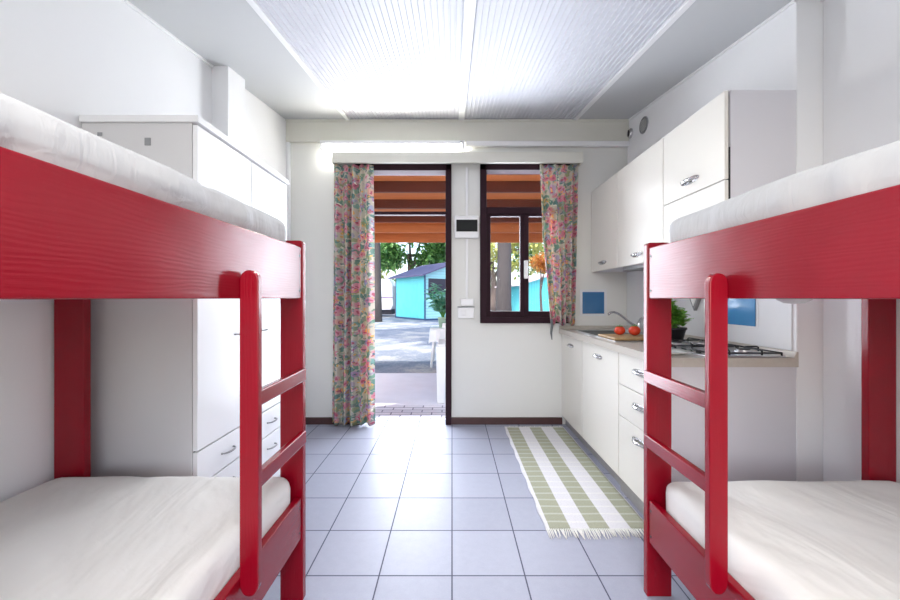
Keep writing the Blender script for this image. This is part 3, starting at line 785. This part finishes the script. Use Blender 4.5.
# ================================================================ WALL ELECTRICS
t = thing('thermostat', (.135, YB, 1.735), 'white wall control unit with a black display between door and window', 'thermostat')
bx('case', .022, .250, YB - .040, YB - .001, 1.735, 1.945, 'plastic_white', t, .012)
bx('display', .040, .236, YB - .044, YB - .040, 1.795, 1.905, 'display', t, .003)
t = thing('light_switch', (.125, YB, 1.0), 'white double switch plate on the wall between door and window', 'light switch')
bx('surface_box', .055, .205, YB - .030, YB - .001, .992, 1.095, 'plastic_white', t, .006)
bx('cover_flap', .050, .210, YB - .038, YB - .030, 1.092, 1.102, 'grey', t, .002)
bx('rocker', .085, .130, YB - .036, YB - .030, 1.02, 1.07, 'white_trim', t, .003)
bx('upper_box', .080, .200, YB - .026, YB - .001, 1.105, 1.175, 'plastic_white', t, .006)
o = MB().box(.128, .150, YB - .014, YB - .001, 1.175, 1.733).box(.128, .150, YB - .014, YB - .001, 1.947, 2.40).build('cable_trunking', 'plastic_white', bevel=.003)
tag(o, 'thin vertical white cable trunking above and below the wall control unit', 'cable trunking')

# ================================================================ RUG
RX0, RX1, RY0, RY1 = .475, 1.012, 1.90, 3.40
t = thing('rug', ((RX0 + RX1) / 2, (RY0 + RY1) / 2, 0), 'olive and white striped woven runner rug along the kitchen units', 'rug')
bm = bmesh.new(); uvl = bm.loops.layers.uv.new(); NX, NY = 24, 90; g = []; 
cx0, cy0 = (RX0 + RX1) / 2, (RY0 + RY1) / 2
for j in range(NY + 1):
    row = []
    for i in range(NX + 1):
        u, v = i / NX, j / NY; x = RX0 + (RX1 - RX0) * u + (.004 * math.sin(v * 40) if i in (0,) else 0); y = RY0 + (RY1 - RY0) * v
        row.append((bm.verts.new((x - cx0, y - cy0, .009 + .0025 * noise.noise(Vector((u * 4, v * 9, 0))))), (u, v)))
    g.append(row)
for j in range(NY):
    for i in range(NX):
        q = (g[j][i], g[j][i + 1], g[j + 1][i + 1], g[j + 1][i]); f = bm.faces.new([a[0] for a in q]); f.smooth = True
        for l, a in zip(f.loops, q): l[uvl].uv = a[1]
me = bpy.data.meshes.new('woven_cloth'); bm.to_mesh(me); bm.free(); o = bpy.data.objects.new('woven_cloth', me); C.objects.link(o); o.parent = t; me.materials.append(M['rug'])
s = o.modifiers.new('thickness', 'SOLIDIFY'); s.thickness = .007; s.offset = -1
random.seed(11)
for (yy, sg) in ((RY0, -1), (RY1, 1)):
    b = MB()
    n = 62
    for k in range(n):
        x = RX0 + (RX1 - RX0) * (k + .5) / n; L = random.uniform(.045, .075) * (1 if sg < 0 else .6); dx = random.uniform(-.012, .012)
        b.tube([(x, yy - sg * .004, .008), (x + dx * .4, yy + sg * L * .5, .008), (x + dx, yy + sg * L, .0035)], [.0032, .003, .0016], 5)
    f = b.build('fringe', 'fringe', t, smooth=True)

# ================================================================ OUTSIDE
def gz(y): return 0 if y < 6 else .124 * (y - 6) / 12
bm = MB(); vs = []
for y in (3.64, 6, 18, 60):
    vs.append((bm.bm.verts.new((-40, y, gz(min(y, 18)) - .03)), bm.bm.verts.new((40, y, gz(min(y, 18)) - .03))))
for a, c in zip(vs, vs[1:]): bm.bm.faces.new((a[0], a[1], c[1], c[0]))
struct(bm.build('ground', 'ground'))
struct(bx('veranda_paving', -4, 4, 3.64, 4.16, -.09, -.012, 'paver', None, 0))
struct(bx('veranda_slab', -4, 4, 4.16, 5.95, -.09, -.012, 'concrete', None, 0))
# veranda roof: stained boards on dark rafters
t = thing('veranda_roof', (0, 5, 2.5), 'orange stained timber veranda roof with crosswise rafters outside the door', 'veranda roof')
def rz(y): return 2.62 - .14 * (y - 3.6)
MB().prism([(3.64, rz(3.64)), (6.6, rz(6.6)), (6.6, rz(6.6) + .03), (3.64, rz(3.64) + .03)], -4.5, 4.5, 'x').build('roof_boards', 'orange_wood', t)
for y, h in ((3.86, .12), (4.30, .126), (4.82, .115), (5.38, .10)): MB().box(-4.5, 4.5, y, y + .05, rz(y) - h, rz(y) - .001).build('rafter', 'dark_wood', t, .003)
for y, h in ((5.74, .135), (6.22, .150)): MB().box(-4.5, 4.5, y, y + .05, rz(y) - h, rz(y) - .001).build('fascia_board', 'orange_wood', t, .003)
for x in (-4.2, 4.2): MB().box(x - .06, x + .06, 6.27, 6.39, -.03, rz(6.4)).build('roof_post', 'orange_wood', t, .004)

def cabin(name, org, rot, W, D, H, rise, wallm, frontm, roofm, label, wins, door=None):
    t = thing(name, org, label, 'cabin', 'turquoise holiday cabins'); t.rotation_euler = (0, 0, rot)
    def part(m, nm, mat, par=t, bevel=0):
        me_o = m.build(nm, mat, None, bevel); me_o.parent = par; return me_o
    part(MB().box(.02, W, 0.02, D, .06, H), 'walls', wallm)
    part(MB().box(0, .02, 0.02, D, .06, H), 'side_wall', frontm)
    part(MB().box(-.03, W + .03, -.02, D + .03, -.1, .07), 'plinth', 'navy')
    for x in (-.02, W - .04):
        part(MB().box(x, x + .06, -.01, .05, .06, H), 'corner_trim', 'navy')
    part(MB().box(-.02, .04, D - .05, D + .01, .06, H), 'corner_trim', 'navy')
    # gable ends and roof, ridge along local x
    part(MB().prism([(0, H), (W, H), (W / 2, H + rise)], 0.02, D, 'y'), 'gable', wallm)
    e = .32; dz = rise * e / (W / 2)
    part(MB().prism([(-e, H - dz), (W / 2, H + rise), (W + e, H - dz), (W + e, H - dz + .07), (W / 2, H + rise + .07), (-e, H - dz + .07)], -e, D + e, 'y'), 'roof', roofm)
    for (x0, x1, z0, z1) in wins:
        f = part(MB().box(x0 - .05, x1 + .05, -.02, .02, z0 - .05, z1 + .05), 'window_frame', 'cyan_pale')
        p = part(MB().box(x0, x1, -.03, -.02, z0, z1), 'window_pane', 'dark_glass', f)
    if door: part(MB().box(door[0], door[1], -.03, .02, .08, door[2]), 'door', door[3])
    return t
cabin('cabin', (-1.30, 18.0, .11), math.radians(35), 3.6, 3.1, 2.22, .66, 'cyan_pale', 'cyan', 'roof_blue', 'turquoise cabin with blue-grey roof seen through the open doorway', [(.18, 1.65, 1.25, 2.02)], (2.5, 3.2, 1.9, 'purple'))
cabin('cabin', (3.45, 18.6, .11), math.radians(12), 3.6, 2.9, 1.75, .55, 'cyan', 'cyan', 'roof_pale', 'turquoise cabin with pale roof seen through the window', [(1.6, 2.1, 1.0, 1.5)], None)

# caravan
t = thing('caravan', (-5.3, 22.4, .1), 'white caravan parked left of the turquoise cabin', 'caravan')
pts = [(-7.2, .5), (-3.52, .5), (-3.40, .75), (-3.42, 1.9), (-3.60, 2.28), (-6.9, 2.32), (-7.25, 2.1)]
MB().prism(pts, 21.6, 23.2, 'y').build('body', 'van', t, .05)
bx('window', -5.4, -4.8, 21.57, 21.6, 1.45, 1.85, 'dark_glass', t); bx('stripe', -7.1, -3.42, 21.58, 21.6, 1.18, 1.24, 'purple', t)
bx('chassis', -7.1, -3.5, 21.7, 23.1, .22, .5, 'tyre', t)
for x in (-4.4, -6.2):
    MB().lathe([(0, 0), (.30, 0), (.30, .18), (0, .18)], (x, 21.62, .42), 20, 'y').build('wheel', 'tyre', t)

# trees
def tree(org, h, tr, crown, n, ls, bark, leafm, label, seed, cat='tree', group='trees outside'):
    random.seed(seed); t = thing('tree' if cat == 'tree' else 'shrub', org, label, cat, group)
    ox, oy, oz = org; m = MB()
    pts = [(ox + .12 * math.sin(k * 1.3 + seed) * (k / 6) * tr * 4, oy + .03 * k, oz + h * k / 6) for k in range(7)]
    m.tube(pts, [tr * (1.25 - .1 * k) if k else tr * 1.5 for k in range(7)], 12)
    for k in range(7):
        if not crown: break
        c = random.choice(crown); p0 = Vector(pts[4 + (k % 3)]); m.tube([p0, p0.lerp(Vector(c[0]), .5) + Vector((0, 0, .1)), Vector(c[0])], [tr * .4, tr * .28, tr * .1], 6)
    m.build('trunk', bark, t, smooth=True)
    if crown:
        f = MB()
        for k in range(n):
            c, r = random.choice(crown); d = Vector((random.gauss(0, 1), random.gauss(0, 1), random.gauss(0, 1))).normalized() * (random.random() ** .45)
            p = Vector(c) + Vector((d.x * r[0], d.y * r[1], d.z * r[2]))
            leaf(f, p, Vector((random.gauss(0, 1), random.gauss(0, 1), random.gauss(0, .7))), ls * random.uniform(.7, 1.3), ls * .28)
        f.build('foliage', leafm, t)
    return t
def blobs(cx, cy, cz_, R, n, seed):
    random.seed(seed); return [((cx + random.uniform(-R, R), cy + random.uniform(-R, R) * .5, cz_ + random.uniform(-R, R) * .55), (R * .45, R * .45, R * .32)) for _ in range(n)]
tree((-3.42, 17.2, .1), 7.5, .15, blobs(-4.0, 17.2, 8.6, 3.0, 16, 2), 2600, .42, 'bark', 'leaf_tree', 'tall tree with bare grey trunk at the left edge of the doorway view', 1)
tree((1.27, 9.2, 0), 6.5, .165, blobs(-1.2, 9.6, 7.6, 3.8, 22, 3), 4200, .42, 'bark', 'leaf_tree', 'tall tree whose thick grey trunk is seen through the left window casement', 5)
tree((-2.9, 25.5, .1), 4, .28, blobs(-2.7, 25.5, 4.5, 2.4, 14, 4), 3600, .34, 'bark_dark', 'leaf_tree', 'leafy dark green tree rising behind the turquoise cabin roof', 21)
tree((-7.5, 33, .1), 4, .25, blobs(-8.0, 33, 4.2, 3.2, 12, 9), 1500, .42, 'bark_dark', 'leaf_yellow', 'pale sunlit tree behind the caravan', 22)
tree((3.2, 29, .1), 4, .25, blobs(3.4, 29, 4.4, 3.0, 12, 15), 1500, .40, 'bark_dark', 'leaf_yellow', 'pale sunlit tree seen through the left window casement', 23)
tree((9.0, 31, .1), 4, .25, blobs(8.8, 31, 4.2, 3.2, 12, 17), 1700, .40, 'bark_dark', 'leaf_tree', 'green tree seen through the right window casement', 24)
tree((3.35, 14.0, .08), 1.9, .05, [((3.3, 14.0, 2.55), (.42, .42, .28)), ((3.55, 14.1, 2.35), (.35, .35, .22))], 620, .13, 'bark_dark', 'leaf_orange', 'orange leaved small tree seen through the right window casement', 25)
# far hedge so that the ground meets greenery
f = MB(); random.seed(31)
for k in range(5200):
    leaf(f, Vector((random.uniform(-26, 26), random.uniform(40, 42), random.uniform(0, 3.2))), Vector((random.gauss(0, 1), random.gauss(0, 1), random.gauss(0, .7))), .5, .17)
f.box(-27, 27, 42.2, 43, 0, 2.6)
tag(f.build('hedge', 'leaf_tree'), 'long green hedge at the far edge of the campsite', 'hedge')

# white garden chair right outside the door
def armchair(x0, y0, label):
    t = thing('garden_chair', (x0 + .27, y0 + .27, -.012), label, 'chair'); z0 = -.012; W, D = .54, .52
    for (lx, ly, top) in ((x0, y0, .63), (x0 + W, y0, .63), (x0 + .04, y0 + D, .63), (x0 + W - .04, y0 + D, .63)):
        MB().prism([(lx - .045 + (.02 if lx > x0 + .2 else 0), z0), (lx + .045, z0), (lx + .055, top), (lx - .055, top)], ly - .025, ly + .025, 'y').build('leg', 'plastic_white', t, .008)
    bx('seat', x0 - .01, x0 + W + .01, y0 - .02, y0 + D, .40, .43, 'plastic_white', t, .012)
    for sx in (x0, x0 + W): bx('armrest', sx - .045, sx + .045, y0 - .03, y0 + D + .02, .63, .66, 'plastic_white', t, .012)
    b = MB()
    for k in range(5): xx = x0 + .06 + k * (W - .12) / 4; b.box(xx - .025, xx + .025, y0 + D - .012, y0 + D + .012, .44, .84)
    b.box(x0, x0 + W, y0 + D - .015, y0 + D + .015, .80, .86); b.build('backrest', 'plastic_white', t, .008)
armchair(-.125, 4.25, 'white plastic garden armchair just outside the door')
t = thing('garden_table', (0, 6.7, -.03), 'white garden table with a draped cloth standing on the gravel', 'table')
MB().box(-.37, .62, 6.45, 7.15, .62, .65).build('tabletop', 'plastic_white', t, .008)
bm_ = MB(); n = 48; top = []; bot = []
for k in range(n):
    a = 2 * PI * k / n; sx = max(-1, min(1, 1.25 * math.cos(a))); sy = max(-1, min(1, 1.25 * math.sin(a)))
    wv = .012 * math.sin(a * 11); top.append(bm_.bm.verts.new((.125 + sx * .51, 6.8 + sy * .36, .655))); bot.append(bm_.bm.verts.new((.125 + sx * (.53 + wv), 6.8 + sy * (.38 + wv), .40 + .03 * math.sin(a * 5))))
bm_.bm.faces.new(top)
for k in range(n): bm_.bm.faces.new((top[k], bot[k], bot[(k + 1) % n], top[(k + 1) % n]))
for lx, ly in ((-.30, 6.5), (.59, 6.5), (-.30, 7.1), (.59, 7.1)):
    s = -1 if lx < .1 else 1; MB().tube([(lx + s * .06, ly, -.03), (lx, ly, .62)], [.022, .028], 10).build('leg', 'plastic_white', t, smooth=True)
o = bm_.build('tablecloth', 'plastic_white'); tag(o, 'white cloth draped over the garden table outside', 'tablecloth')
t = thing('potted_shrub', (-.16, 6.75, .66), 'leafy green plant in a pale green pot on the white garden table', 'potted plant')
MB().lathe([(0, 0), (.07, 0), (.095, .16), (.10, .16), (.10, .18), (.085, .18), (.08, .15), (0, .15)], (-.16, 6.75, .656), 24).build('pot', 'pot_green', t, smooth=True)
random.seed(5); st = MB(); lf = MB()
for k in range(20):
    a = random.uniform(0, 2 * PI); p0 = Vector((-.16, 6.75, .80)); p1 = p0 + Vector((math.cos(a) * random.uniform(.05, .30), math.sin(a) * random.uniform(.05, .3), random.uniform(.25, .62)))
    st.tube([p0, (p0 + p1) / 2 + Vector((0, 0, .06)), p1], [.007, .005, .003], 5)
    for j in range(18):
        c = p0.lerp(p1, random.uniform(.35, 1)); aa = random.uniform(0, 2 * PI); leaf(lf, c, Vector((math.cos(aa), math.sin(aa), random.uniform(-.2, .8))), random.uniform(.09, .15), .034)
st.build('stems', 'stem', t); lf.build('leaves', 'leaf_plant', t, smooth=True)
